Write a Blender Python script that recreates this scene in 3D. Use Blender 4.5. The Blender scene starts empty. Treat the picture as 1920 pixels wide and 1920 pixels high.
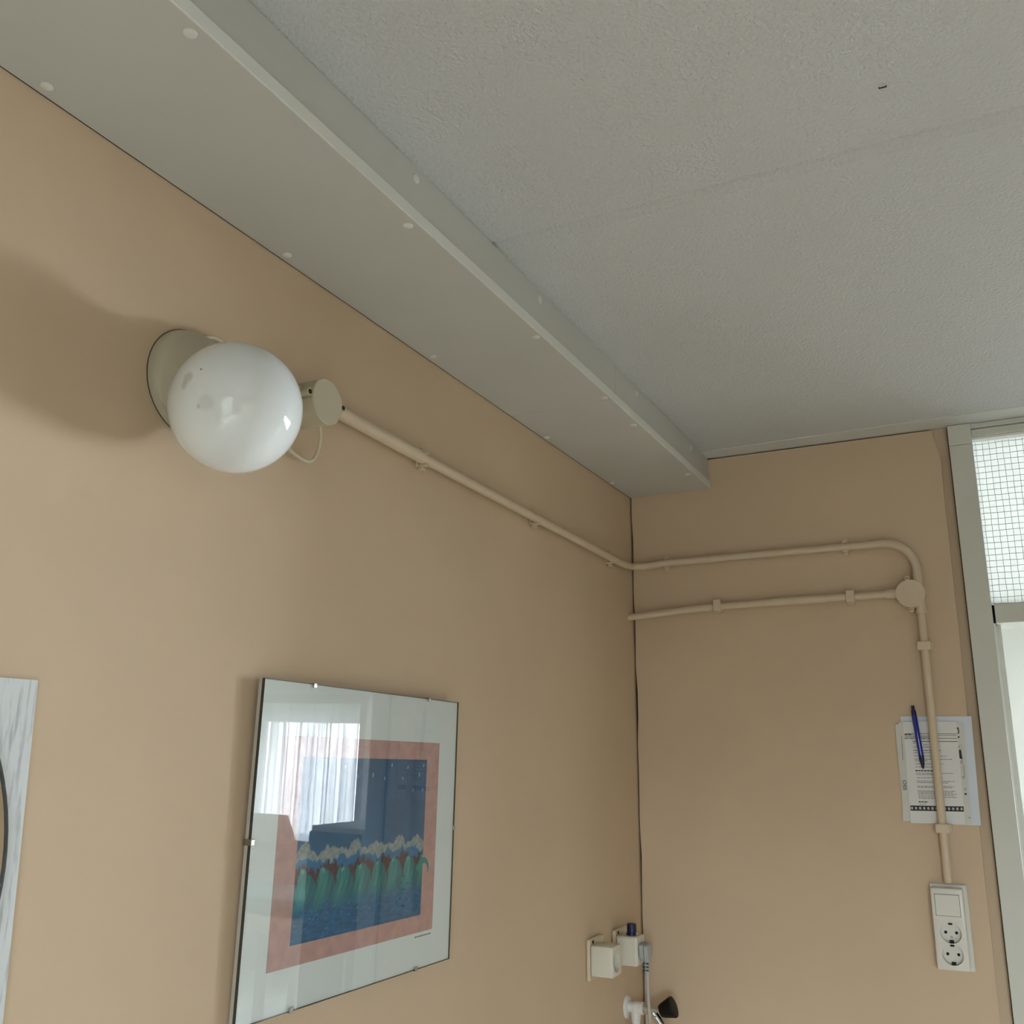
import bpy, bmesh, math, random
import numpy as np
from mathutils import Vector, Matrix
random.seed(7)
sc = bpy.context.scene
col = sc.collection

# ------------------------------------------------------------------ camera, world, lights, exposure
YAW, PITCH, ROLL, FPX = 0.465772, 0.247745, 0.004959, 1793.76
CAM = np.array([0.75837, -2.15, 1.71469])
def cam_axes():
    f = np.array([-math.sin(YAW)*math.cos(PITCH), math.cos(YAW)*math.cos(PITCH), math.sin(PITCH)])
    r = np.array([math.cos(YAW), math.sin(YAW), 0.0]); u = np.cross(r, f)
    c, s = math.cos(ROLL), math.sin(ROLL)
    return c*r+s*u, -s*r+c*u, f
RT, UP, FW = cam_axes()
XR, YF = 3.2, -4.2                       # right wall, wall behind the camera
cam = bpy.data.objects.new('camera', bpy.data.cameras.new('camera')); col.objects.link(cam)
cam.data.sensor_width = 36; cam.data.sensor_fit = 'HORIZONTAL'; cam.data.lens = FPX/1920*36
cam.data.clip_start = 0.01
cam.matrix_world = Matrix(((RT[0], UP[0], -FW[0], CAM[0]), (RT[1], UP[1], -FW[1], CAM[1]), (RT[2], UP[2], -FW[2], CAM[2]), (0, 0, 0, 1)))
sc.camera = cam
def hit(px, py, ax, v):
    """photo pixel -> point on the plane (axis ax = v) that the thing touches"""
    d = RT*(px-960)/FPX + UP*(960-py)/FPX + FW
    return Vector(CAM + d*((v-CAM[ax])/d[ax]))

w = bpy.data.worlds.new('world'); sc.world = w; w.use_nodes = True
# overcast sky above the horizon, duller ground below it
SKY, GROUND = 25.0, 2.4
wt = w.node_tree; bg = wt.nodes['Background']; gi = wt.nodes.new('ShaderNodeTexCoord'); sx_ = wt.nodes.new('ShaderNodeSeparateXYZ'); rp = wt.nodes.new('ShaderNodeValToRGB')
mr_ = wt.nodes.new('ShaderNodeMapRange'); mr_.inputs[1].default_value = -.06; mr_.inputs[2].default_value = .06
rp.color_ramp.elements[0].color = (GROUND/SKY*.95, GROUND/SKY, GROUND/SKY*1.0, 1); rp.color_ramp.elements[1].color = (.90, .985, 1.10, 1)
wt.links.new(gi.outputs['Generated'], sx_.inputs[0]); wt.links.new(sx_.outputs[2], mr_.inputs[0]); wt.links.new(mr_.outputs[0], rp.inputs[0]); wt.links.new(rp.outputs[0], bg.inputs[0])
bg.inputs[1].default_value = SKY
sc.view_settings.view_transform = 'Standard'; sc.view_settings.look = 'None'
sc.view_settings.exposure = -0.14; sc.view_settings.gamma = 1.0; sc.view_settings.use_curve_mapping = False

def area(name, loc, direction, sx, sy, watt, colour):
    l = bpy.data.lights.new(name, 'AREA'); l.shape = 'RECTANGLE'; l.size = sx; l.size_y = sy
    l.energy = watt; l.color = colour
    o = bpy.data.objects.new(name, l); col.objects.link(o); o.location = loc
    o.rotation_euler = Vector(direction).to_track_quat('-Z', 'Y').to_euler()
    return o
# lamp for the unseen window added in the next room to light the globe
area('added_window_light', (3.0, 4.16, 1.47), (0, -1, -.1), .9, 1.07, 390, (.93, .98, 1.05))
area('curtain_boost_light', (4.65, 4.5, 1.6), (0, -1, 0), 2.3, 1.3, 200, (.93, .98, 1.05))  # lamp added outside the curtained window to brighten the curtain beyond the sky
# the two window openings, marked as portals for the daylight
for nm, loc, dr_, sx, sy in (('window_portal_next_room', (4.65, 4.10, 1.465), (0, -1, 0), 2.1, 1.07), ('window_portal_this_room', (1.65, YF-.10, 1.05), (0, 1, 0), 1.3, 1.8)):
    area(nm, loc, dr_, sx, sy, 1, (1, 1, 1)).data.cycles.is_portal = True

# ------------------------------------------------------------------ materials
def mat(name, rgb, rough=0.5, metal=0.0, vary=0.0, vscale=6, bump=0.0, bscale=200, bdist=0.001, coat=0.0, spec=0.5, sub=0.0):
    m = bpy.data.materials.new(name); m.use_nodes = True
    nt = m.node_tree; b = nt.nodes['Principled BSDF']
    b.inputs['Base Color'].default_value = (*rgb, 1); b.inputs['Roughness'].default_value = rough
    b.inputs['Metallic'].default_value = metal; b.inputs['Coat Weight'].default_value = coat
    b.inputs['Specular IOR Level'].default_value = spec
    if sub:
        b.inputs['Subsurface Weight'].default_value = sub; b.inputs['Subsurface Radius'].default_value = (.03, .03, .03); b.inputs['Subsurface Scale'].default_value = 0.5
    tc = nt.nodes.new('ShaderNodeTexCoord')
    if vary:
        n = nt.nodes.new('ShaderNodeTexNoise'); n.inputs['Scale'].default_value = vscale; n.inputs['Detail'].default_value = 5
        nt.links.new(tc.outputs['Object'], n.inputs['Vector'])
        r = nt.nodes.new('ShaderNodeValToRGB')
        r.color_ramp.elements[0].position = .3; r.color_ramp.elements[1].position = .7
        r.color_ramp.elements[0].color = (*[c*(1-vary) for c in rgb], 1)
        r.color_ramp.elements[1].color = (*[min(1, c*(1+vary)) for c in rgb], 1)
        nt.links.new(n.outputs['Fac'], r.inputs['Fac']); nt.links.new(r.outputs['Color'], b.inputs['Base Color'])
    if bump:
        n = nt.nodes.new('ShaderNodeTexNoise'); n.inputs['Scale'].default_value = bscale; n.inputs['Detail'].default_value = 3
        nt.links.new(tc.outputs['Object'], n.inputs['Vector'])
        bp = nt.nodes.new('ShaderNodeBump'); bp.inputs['Strength'].default_value = bump; bp.inputs['Distance'].default_value = bdist
        nt.links.new(n.outputs['Fac'], bp.inputs['Height']); nt.links.new(bp.outputs['Normal'], b.inputs['Normal'])
    return m
def mixmat(name, build):
    m = bpy.data.materials.new(name); m.use_nodes = True; nt = m.node_tree
    for n in list(nt.nodes):
        if n.type != 'OUTPUT_MATERIAL': nt.nodes.remove(n)
    build(nt, nt.nodes['Material Output']); return m
def N(nt, t, **kw):
    n = nt.nodes.new(t)
    for k, v in kw.items(): n.inputs[k].default_value = v
    return n
def glass_build(nt, out):
    a = N(nt, 'ShaderNodeBsdfTransparent'); a.inputs[0].default_value = (.97, .985, .975, 1)
    g = N(nt, 'ShaderNodeBsdfGlossy', Roughness=0.0)
    lw = N(nt, 'ShaderNodeLayerWeight', Blend=.5); x = N(nt, 'ShaderNodeMixShader')
    p5 = N(nt, 'ShaderNodeMath'); p5.operation = 'POWER'; p5.inputs[1].default_value = 5
    f = N(nt, 'ShaderNodeMath'); f.operation = 'MULTIPLY_ADD'; f.inputs[1].default_value = .93; f.inputs[2].default_value = .07
    nt.links.new(lw.outputs['Facing'], p5.inputs[0]); nt.links.new(p5.outputs[0], f.inputs[0])
    nt.links.new(f.outputs[0], x.inputs[0]); nt.links.new(a.outputs[0], x.inputs[1]); nt.links.new(g.outputs[0], x.inputs[2])
    nt.links.new(x.outputs[0], out.inputs[0])
def frost_build(nt, out):
    t = N(nt, 'ShaderNodeBsdfTranslucent'); t.inputs[0].default_value = (.70, .72, .70, 1)
    d = N(nt, 'ShaderNodeBsdfDiffuse'); d.inputs[0].default_value = (.8, .82, .8, 1)
    x = N(nt, 'ShaderNodeMixShader'); x.inputs[0].default_value = .2
    nt.links.new(t.outputs[0], x.inputs[1]); nt.links.new(d.outputs[0], x.inputs[2])
    a = N(nt, 'ShaderNodeBsdfTransparent'); y = N(nt, 'ShaderNodeMixShader'); y.inputs[0].default_value = .4
    nt.links.new(x.outputs[0], y.inputs[1]); nt.links.new(a.outputs[0], y.inputs[2])
    nt.links.new(y.outputs[0], out.inputs[0])
def sheer_build(nt, out):
    t = N(nt, 'ShaderNodeBsdfTranslucent'); t.inputs[0].default_value = (.9, .92, .95, 1)
    a = N(nt, 'ShaderNodeBsdfTransparent'); x = N(nt, 'ShaderNodeMixShader'); x.inputs[0].default_value = .4
    tc = N(nt, 'ShaderNodeTexCoord'); mp = N(nt, 'ShaderNodeMapping'); mp.inputs['Scale'].default_value = (26, 0, .6); no = N(nt, 'ShaderNodeTexNoise', Scale=1.0, Detail=3.0)
    rp = N(nt, 'ShaderNodeMapRange'); rp.inputs[1].default_value = .35; rp.inputs[2].default_value = .68; rp.inputs[3].default_value = .12; rp.inputs[4].default_value = .62
    for p, q in ((tc.outputs['Object'], mp.inputs[0]), (mp.outputs[0], no.inputs['Vector']), (no.outputs['Fac'], rp.inputs[0]), (rp.outputs[0], x.inputs[0])): nt.links.new(p, q)
    nt.links.new(t.outputs[0], x.inputs[1]); nt.links.new(a.outputs[0], x.inputs[2]); nt.links.new(x.outputs[0], out.inputs[0])
def art_build(nt, out):
    c = N(nt, 'ShaderNodeVertexColor'); c.layer_name = 'print'
    p = N(nt, 'ShaderNodeBsdfPrincipled', Roughness=.6)
    nt.links.new(c.outputs[0], p.inputs['Base Color']); nt.links.new(p.outputs[0], out.inputs[0])
MT = dict(
    wall=mat('peach_wall_paint', (.62, .48, .33), .75, vary=.035, vscale=4, bump=.12, bscale=420, bdist=.0006),
    pipe=mat('peach_pipe_paint', (.645, .53, .385), .5, vary=.03, vscale=30),
    ceil=mat('white_stipple', (.585, .605, .60), .7, vary=.02, vscale=3, bump=1.0, bscale=210, bdist=.003),
    lath=mat('white_lath_paint', (.62, .635, .61), .6, bump=.2, bscale=200),
    board=mat('off_white_board', (.555, .56, .52), .55, vary=.025, vscale=5),
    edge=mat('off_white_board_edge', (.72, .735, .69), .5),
    cap=mat('white_screw_cap', (.71, .71, .66), .45),
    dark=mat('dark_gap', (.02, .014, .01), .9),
    opal=mat('opal_glass', (.84, .90, .92), .07, vary=.03, vscale=18, coat=.5),
    porcelain=mat('cream_porcelain', (.50, .475, .365), .35),
    creambox=mat('cream_box_plastic', (.53, .485, .355), .5),
    gasket=mat('brown_gasket', (.10, .07, .045), .7),
    cord=mat('cream_cord', (.6, .54, .4), .5),
    cream=mat('cream_plastic', (.7, .68, .58), .35),
    yellowed=mat('yellowed_plastic', (.66, .56, .40), .4),
    whitepl=mat('white_plastic', (.72, .71, .64), .3),
    sheetwhite=mat('white_paper', (.75, .755, .73), .8), bluepaper=mat('bluish_paper', (.68, .745, .81), .8),
    papgrey=mat('grey_white_paper', (.66, .66, .61), .8),
    ink=mat('black_ink', (.03, .03, .03), .7), greyink=mat('grey_ink', (.16, .16, .155), .8), lightink=mat('pale_grey_ink', (.5, .5, .48), .8),
    blue=mat('blue_pen_plastic', (.005, .02, .28), .15, coat=.5), bluedark=mat('dark_blue_plastic', (.004, .006, .05), .3),
    navy=mat('navy_cap', (.004, .008, .06), .35),
    black=mat('black_knob', (.004, .003, .003), .45, spec=.25), chrome=mat('chrome', (.7, .72, .72), .2, 1.0),
    steel=mat('steel_clip', (.35, .34, .31), .3, 1.0),
    grey=mat('grey_plug_plastic', (.40, .42, .42), .45), cable=mat('grey_cable', (.46, .46, .44), .5),
    valve=mat('white_enamel', (.74, .73, .69), .35, vary=.05, vscale=60),
    frame=mat('grey_white_frame_paint', (.64, .655, .59), .45, vary=.02), brightwhite=mat('bright_white_paint', (.9, .9, .86), .4),
    glass=mixmat('clear_glass', glass_build), frost=mixmat('wired_glass', frost_build), sheer=mixmat('sheer_cloth', sheer_build),
    wire=mat('glass_wire', (.12, .13, .12), .5, .3),
    matboard=mat('white_mount', (.74, .79, .79), .8), backing=mat('hardboard_edge', (.46, .43, .36), .6), glassedge=mat('dark_glass_edge', (.045, .05, .042), .25),
    pink=mat('pink_print_border', (.53, .325, .30), .8, vary=.10, vscale=60), art=mixmat('printed_art', art_build), teal=mat('teal_print', (.05, .27, .24), .7),
    marble=mat('marbled_board', (.62, .66, .68), .5), mirror=mat('mirror', (.8, .8, .78), .02, 1.0),
    rim=mat('dark_grey_rim', (.05, .055, .06), .35), hole=mat('socket_hole', (.008, .007, .006), .8),
    floor=mat('pale_floor', (.7, .68, .63), .45, vary=.05), nextwall=mat('next_room_white', (.64, .65, .62), .7),
    alu=mat('grey_window_frame', (.34, .35, .33), .5), doorw=mat('white_door_paint', (.78, .79, .74), .45),
    cabinet=mat('dark_cabinet_front', (.03, .04, .06), .5), greymetal=mat('grey_machine_metal', (.35, .35, .33), .4),
    couch=mat('teal_upholstery', (.05, .25, .26), .5),
)
# streaky marbling of the board
nt = MT['marble'].node_tree; bs = nt.nodes['Principled BSDF']; tc = nt.nodes.new('ShaderNodeTexCoord'); mp = nt.nodes.new('ShaderNodeMapping')
mp.inputs['Scale'].default_value = (1, 160, 22); no = nt.nodes.new('ShaderNodeTexNoise'); no.inputs['Scale'].default_value = 1; no.inputs['Detail'].default_value = 4
rp = nt.nodes.new('ShaderNodeValToRGB'); rp.color_ramp.elements[0].position = .32; rp.color_ramp.elements[1].position = .5
rp.color_ramp.elements[0].color = (.40, .43, .44, 1); rp.color_ramp.elements[1].color = (.64, .68, .69, 1)
for a, b_ in ((tc.outputs['Object'], mp.inputs[0]), (mp.outputs[0], no.inputs['Vector']), (no.outputs['Fac'], rp.inputs[0]), (rp.outputs[0], bs.inputs['Base Color'])): nt.links.new(a, b_)

# ------------------------------------------------------------------ mesh helpers
WM = {}
def V(*a): return Vector(a)
class MB:
    def __init__(s): s.v = []; s.f = []
    def add(s, vs, fs):
        o = len(s.v); s.v += [Vector(p) for p in vs]; s.f += [tuple(i+o for i in f) for f in fs]; return s
    def box(s, a, b):
        (x0, y0, z0), (x1, y1, z1) = a, b
        x0, x1 = min(x0, x1), max(x0, x1); y0, y1 = min(y0, y1), max(y0, y1); z0, z1 = min(z0, z1), max(z0, z1)
        return s.add([(x0,y0,z0),(x1,y0,z0),(x1,y1,z0),(x0,y1,z0),(x0,y0,z1),(x1,y0,z1),(x1,y1,z1),(x0,y1,z1)],
                     [(0,3,2,1),(4,5,6,7),(0,1,5,4),(1,2,6,5),(2,3,7,6),(3,0,4,7)])
    def hexa(s, q0, q1):   # two quads, back then front, same winding
        return s.add(list(q0)+list(q1), [(3,2,1,0),(4,5,6,7),(0,1,5,4),(1,2,6,5),(2,3,7,6),(3,0,4,7)])
    def loft(s, rings, caps=True, closed=False):
        n = len(rings[0]); o = len(s.v)
        for r in rings: s.v += [Vector(p) for p in r]
        for k in range(len(rings)-1):
            for i in range(n):
                j = (i+1) % n; s.f.append((o+k*n+i, o+k*n+j, o+(k+1)*n+j, o+(k+1)*n+i))
        if caps:
            s.f.append(tuple(o+i for i in range(n))[::-1]); s.f.append(tuple(o+(len(rings)-1)*n+i for i in range(n)))
        return s
    def turned(s, p0, axis, prof, seg=32, caps=True):   # profile of (distance along axis, radius)
        ax = Vector(axis).normalized(); e1 = ax.orthogonal().normalized(); e2 = ax.cross(e1)
        return s.loft([[Vector(p0)+ax*t+(e1*math.cos(2*math.pi*i/seg)+e2*math.sin(2*math.pi*i/seg))*r for i in range(seg)] for t, r in prof], caps)
    def cyl(s, p0, p1, r, r1=None, seg=24):
        d = Vector(p1)-Vector(p0); return s.turned(p0, d, [(0, r), (d.length, r if r1 is None else r1)], seg)
    def sweep(s, pts, r, seg=14):
        pts = [Vector(p) for p in pts]; rings = []; e = None
        for i, p in enumerate(pts):
            t = (pts[min(i+1, len(pts)-1)]-pts[max(i-1, 0)]).normalized()
            e = (e - t*e.dot(t)).normalized() if e else t.orthogonal().normalized()
            b = t.cross(e); rr = r[i] if isinstance(r, (list, tuple)) else r
            rings.append([p+(e*math.cos(2*math.pi*k/seg)+b*math.sin(2*math.pi*k/seg))*rr for k in range(seg)])
        return s.loft(rings)
    def sphere(s, c, r, nu=48, nv=24, sx=1.0):
        c = Vector(c); vs = [c+V(0, 0, r)]; fs = []
        for j in range(1, nv):
            th = math.pi*j/nv
            for i in range(nu):
                a = 2*math.pi*i/nu; vs.append(c+V(r*math.sin(th)*math.cos(a)*sx, r*math.sin(th)*math.sin(a), r*math.cos(th)))
        vs.append(c-V(0, 0, r))
        for i in range(nu): fs.append((0, 1+i, 1+(i+1) % nu))
        for j in range(nv-2):
            for i in range(nu):
                a = 1+j*nu+i; b = 1+j*nu+(i+1) % nu; fs.append((a, a+nu, b+nu, b))
        for i in range(nu): fs.append((len(vs)-1, 1+(nv-2)*nu+(i+1) % nu, 1+(nv-2)*nu+i))
        return s.add(vs, fs)
    def build(s, name, m, parent=None, bevel=0.0, smooth=40, local=False, segs=2):
        me = bpy.data.meshes.new(name)
        vs = s.v; base = None
        if parent is None:
            a = [min(p[i] for p in vs) for i in range(3)]; b = [max(p[i] for p in vs) for i in range(3)]
            base = V((a[0]+b[0])/2, (a[1]+b[1])/2, a[2]); vs = [p-base for p in vs]
        elif not local:
            inv = WM[parent].inverted(); vs = [inv @ p for p in vs]
        me.from_pydata([tuple(p) for p in vs], [], s.f); me.validate()
        bm = bmesh.new(); bm.from_mesh(me); bmesh.ops.recalc_face_normals(bm, faces=bm.faces[:]); bm.to_mesh(me); bm.free()
        if smooth:
            for p in me.polygons: p.use_smooth = True
            me.set_sharp_from_angle(angle=math.radians(smooth))
        o = bpy.data.objects.new(name, me); col.objects.link(o)
        for q in (m if isinstance(m, (list, tuple)) else [m]): me.materials.append(MT[q])
        if parent is None: o.location = base; WM[o] = Matrix.Translation(base)
        else: o.parent = parent; WM[o] = WM[parent].copy()
        if bevel:
            k = o.modifiers.new('bevel', 'BEVEL'); k.width = bevel; k.segments = segs; k.limit_method = 'ANGLE'; k.angle_limit = math.radians(40)
        return o
def tag(o, label, cat, group=None):
    o['label'] = label; o['category'] = cat
    if group: o['group'] = group
    return o
def struct(o): o['kind'] = 'structure'; return o
def root(name, loc, label=None, cat=None, group=None, mw=None):
    o = bpy.data.objects.new(name, None); col.objects.link(o); o.empty_display_size = .02
    M_ = mw if mw is not None else Matrix.Translation(Vector(loc)); o.matrix_world = M_; WM[o] = M_
    if label: tag(o, label, cat, group)
    return o
def cut(o, mb):
    """carve real recesses into o"""
    me = bpy.data.meshes.new('cutter'); inv = WM[o].inverted()
    me.from_pydata([tuple(p) for p in mb.v], [], mb.f); me.validate()
    bm = bmesh.new(); bm.from_mesh(me); bmesh.ops.recalc_face_normals(bm, faces=bm.faces[:]); bm.to_mesh(me); bm.free()
    c = bpy.data.objects.new('cutter', me); col.objects.link(c)
    k = o.modifiers.new('cut', 'BOOLEAN'); k.object = c; k.operation = 'DIFFERENCE'; k.solver = 'EXACT'
    bpy.context.view_layer.update()
    dg = bpy.context.evaluated_depsgraph_get(); nm = bpy.data.meshes.new_from_object(o.evaluated_get(dg))
    o.modifiers.clear(); o.data = nm
    for p in nm.polygons: p.use_smooth = True
    nm.set_sharp_from_angle(angle=math.radians(35))
    bpy.data.objects.remove(c); return o
def fillet(pts, rads, n=10):
    out = [Vector(pts[0])]
    for i in range(1, len(pts)-1):
        p = Vector(pts[i]); a = (Vector(pts[i-1])-p).normalized(); b = (Vector(pts[i+1])-p).normalized(); r = rads[i-1]
        if r <= 0: out.append(p); continue
        ang = a.angle(b); t = r/math.tan(ang/2); c = p+(a+b).normalized()*(r/math.sin(ang/2))
        s0 = p+a*t-c; s1 = p+b*t-c; tot = s0.angle(s1)
        for k in range(n+1):
            f = k/n; out.append(c+(s0*math.sin((1-f)*tot)+s1*math.sin(f*tot))/math.sin(tot))
    out.append(Vector(pts[-1])); return out
def smoothpath(pts, n=8):
    pts = [Vector(p) for p in pts]; out = []
    for i in range(len(pts)-1):
        p0 = pts[max(i-1, 0)]; p1 = pts[i]; p2 = pts[i+1]; p3 = pts[min(i+2, len(pts)-1)]
        for k in range(n):
            t = k/n; out.append(.5*((2*p1)+(p2-p0)*t+(2*p0-5*p1+4*p2-p3)*t*t+(3*p1-p0-3*p2+p3)*t*t*t))
    return out+[pts[-1]]

# ------------------------------------------------------------------ the room shell
ZC, ZS, WS = 2.400, 2.323, 0.1973        # ceiling, underside and depth of the boxing
POST0, POST1, DOOR_R = 0.717, 0.763, 1.62
struct(MB().box((-.12, YF-.1, 0), (0, .13, ZC+.1)).build('wall_left', 'wall', bevel=0))
wb = struct(MB().box((0, .012, 0), (POST0, .12, ZC+.1)).build('wall_back', 'wall'))
# wall panel of the back wall: its left edge is uneven and leaves a dark crack in the corner, the right edge stops short of the door frame
q = MB(); rows = 40; left = []; right = []
for i in range(rows+1):
    z = (ZC-.0055)*i/rows
    wob = .0014*math.sin(i*2.1)+.0011*random.uniform(-1, 1)
    left.append(.0048+wob*.6+(.0012 if 1.75 < z < 1.9 else 0)); right.append(.6915+.0072*z/ZC*1.0+.0006*random.uniform(-1, 1)-(.0 if i < rows else .012))
vs = []
for y in (0.0, .0125):
    for i in range(rows+1):
        z = (ZC-.0055)*i/rows; vs += [(left[i], y, z), (right[i], y, z)]
fs = []; o2 = 2*(rows+1)
for i in range(rows):
    a = 2*i; fs += [(a, a+1, a+3, a+2), (o2+a, o2+a+2, o2+a+3, o2+a+1), (a, a+2, o2+a+2, o2+a), (a+1, o2+a+1, o2+a+3, a+3)]
fs += [(0, o2, o2+1, 1), (2*rows, 2*rows+1, o2+2*rows+1, o2+2*rows)]
q.add(vs, fs).build('wall_panel', 'wall', wb, smooth=30)
MB().box((.0005, .0105, 0), (.009, .0119, ZC)).build('corner_gap', 'dark', wb)
struct(MB().box((DOOR_R+.05, 0, 0), (XR+.1, .12, ZC+.1)).build('wall_back_right', 'wall'))
FX0, FX1, FZ0, FZ1 = 1.0, 2.3, .15, 1.95
q = MB().box((-.12, YF-.12, 0), (XR+.1, YF, FZ0)).box((-.12, YF-.12, FZ1), (XR+.1, YF, ZC+.1)).box((-.12, YF-.12, FZ0), (FX0, YF, FZ1)).box((FX1, YF-.12, FZ0), (XR+.1, YF, FZ1))
struct(q.build('wall_front', 'wall'))
struct(MB().box((XR, YF, 0), (XR+.12, 0, ZC+.1)).build('wall_right', 'wall'))
struct(MB().box((-.12, YF-.12, -.1), (XR+.1, .12, 0)).build('floor', 'floor'))
win = struct(root('window_2', (1.65, YF, FZ0)))
wf = MB()
for z in (FZ0, .72, FZ1-.06): wf.box((FX0, YF-.09, z), (FX1, YF-.03, z+.06))
for x in (FX0, FX1-.06): wf.box((x, YF-.09, FZ0+.06), (x+.06, YF-.03, FZ1-.06))
wf.build('window_frame', 'frame', win)
for z0, z1 in ((FZ0+.06, .72), (.78, FZ1-.06)): MB().box((FX0+.06, YF-.06, z0), (FX1-.06, YF-.055, z1)).build('pane', 'glass', win)

# ceiling: bevelled stippled panels under a slab
ce = struct(MB().box((-.12, YF-.12, ZC+.030), (XR+.1, .12, ZC+.13)).build('ceiling', 'ceil'))
def ceiling_panel(x0, x1, y0, y1):
    bx, by0, by1, dz = .016, .022, .002, .0085; y0 += .004
    q = MB(); zt = ZC+.030
    top = [(x0, y0, zt), (x1, y0, zt), (x1, y1, zt), (x0, y1, zt)]; mid = [(x, y, ZC+dz) for x, y, z in top]
    low = [(x0+bx, y0+by0, ZC), (x1-bx, y0+by0, ZC), (x1-bx, y1-by1, ZC), (x0+bx, y1-by1, ZC)]
    q.loft([top, mid, low]); return q.build('ceiling_panel', 'ceil', ce, smooth=0)
xs = [WS-.022, 1.41, 2.63, XR]; ys = [-.05, -1.0985, -2.3, -3.5, YF]
for i in range(3):
    for j in range(4): ceiling_panel(xs[i], xs[i+1], ys[j+1], ys[j])
# small nail hook in the ceiling and the flat laths along the back wall
nh = hit(1653, 161, 2, ZC)
MB().sweep([nh+V(-.003, .001, .001), nh+V(-.003, .001, -.0015), nh+V(.0045, .0015, -.0015), nh+V(.0045, .0015, .0005)], .0007, 6).build('ceiling_nail', 'dark', ce)
lath = MB().hexa([(WS-.003, -.052, ZC+.011), (1.75, -.088, ZC+.011), (1.75, .02, ZC+.011), (WS-.003, .02, ZC+.011)],
                 [(WS-.003, -.052, ZC-.002), (1.75, -.088, ZC-.002), (1.75, .02, ZC-.002), (WS-.003, .02, ZC-.002)])
struct(lath.build('trim_1', 'lath', smooth=0, bevel=.001))

# door frame, transom with wired glass, door leaf standing open into the next room
dr = struct(root('door_1', (POST0, .05, 0)))
MB().box((POST0+.0012, -.008, 0), (POST1, .125, 2.352)).build('post', 'frame', dr, bevel=.0012)
MB().box((POST0+.0012, -.008, 2.3526), (POST1, .125, ZC-.003)).build('post', 'frame', dr, bevel=.0012)
MB().box((POST0-.0004, .004, 0), (POST0+.0012, .012, ZC-.003)).build('frame_gap', 'dark', dr)
MB().box((POST1+.857, -.008, 0), (DOOR_R+.05, .125, ZC-.003)).build('post', 'frame', dr, bevel=.0012)
MB().box((POST1+.0045, .004, 1.975), (DOOR_R, .11, 2.014)).build('transom_rail', 'frame', dr, bevel=.001)
MB().box((POST1, .02, 1.974), (POST1+.0045, .1, 2.0135)).build('frame_gap', 'dark', dr)
MB().box((POST1, .004, 2.371), (DOOR_R, .11, ZC-.014)).build('top_rail', 'frame', dr, bevel=.001)
MB().box((POST1, -.002, ZC-.0128), (DOOR_R, .11, ZC-.003)).build('lath', 'lath', dr)
MB().box((POST1, .012, 2.3655), (DOOR_R, .03, 2.3705)).build('glazing_bead', 'brightwhite', dr)
MB().box((POST1+.0002, .0, 0), (POST1+.0035, .01, 1.974)).build('lit_reveal_strip', 'brightwhite', dr)  # reveal edge catching light, put in as a bright white strip
MB().box((POST1+.0035, .04, 0), (POST1+.0125, .06, 1.974)).build('door_stop', 'frame', dr)
MB().box((DOOR_R-.012, .04, 0), (DOOR_R, .06, 1.974)).build('door_stop', 'frame', dr)
tg = MB().box((POST1, .04, 2.012), (DOOR_R, .046, 2.368)).build('wired_glass', 'frost', dr)
wm = MB(); pitch = .0127
def wirepath(a, b, n):
    return [a.lerp(b, k/n)+V(random.uniform(-1, 1)*.0006, 0, random.uniform(-1, 1)*.0006) for k in range(n+1)]
x = POST1+.006
while x < DOOR_R:
    wm.sweep(wirepath(V(x, .0386, 2.013), V(x, .0386, 2.366), 28), .00055, 4); x += pitch
z = 2.019
while z < 2.366:
    wm.sweep(wirepath(V(POST1, .0388, z), V(DOOR_R, .0388, z), 40), .00055, 4); z += pitch
wm.build('wire_mesh', 'wire', tg, smooth=0)['kind'] = 'stuff'
ang = math.radians(-24); lx = V(math.sin(ang), math.cos(ang), 0); ln = V(math.cos(ang), -math.sin(ang), 0); lo = V(POST1-.002, .128, .01)
def leafbox(u0, u1, n0, n1, z0, z1):
    f = lambda u, n_, z_: lo+lx*u+ln*n_+V(0, 0, z_)
    return MB().hexa([f(u0, n0, z0), f(u1, n0, z0), f(u1, n0, z1), f(u0, n0, z1)], [f(u0, n1, z0), f(u1, n1, z0), f(u1, n1, z1), f(u0, n1, z1)])
leafbox(0, .83, -.04, 0, 0, 1.955).build('door_leaf', 'doorw', dr, bevel=.002)
leafbox(.76, .80, 0, .006, .92, 1.14).build('door_handle_plate', 'chrome', dr, bevel=.002)
h0 = lo+lx*.78+ln*.006+V(0, 0, 1.05)
MB().sweep(fillet([h0, h0+ln*.045, h0+ln*.045-lx*.12], [.012]), .009).build('door_handle', 'chrome', dr)

# ------------------------------------------------------------------ the next room, lit by its window
NX0, NX1, NY1, NZ = -.4, 6.3, 4.0, 2.5
struct(MB().box((NX0, .12, -.1), (NX1, NY1+.12, 0)).build('floor_next_room', 'floor'))
struct(MB().box((NX0, .12, NZ), (NX1, NY1+.12, NZ+.1)).build('ceiling_next_room', 'nextwall'))
struct(MB().box((NX0-.1, .12, 0), (NX0, NY1, NZ)).build('wall_next_room_left', 'nextwall'))
struct(MB().box((NX1, .12, 0), (NX1+.1, NY1, NZ)).build('wall_next_room_right', 'nextwall'))
struct(MB().box((XR+.22, .02, 0), (NX1, .12, NZ)).box((NX0, .121, ZC+.1), (XR+.22, .13, NZ)).build('wall_next_room_front', 'nextwall'))
WX0, WX1, WZ0, WZ1 = 3.6, 5.7, .93, 2.0; VX0, VX1 = 2.5, 3.46
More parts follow.
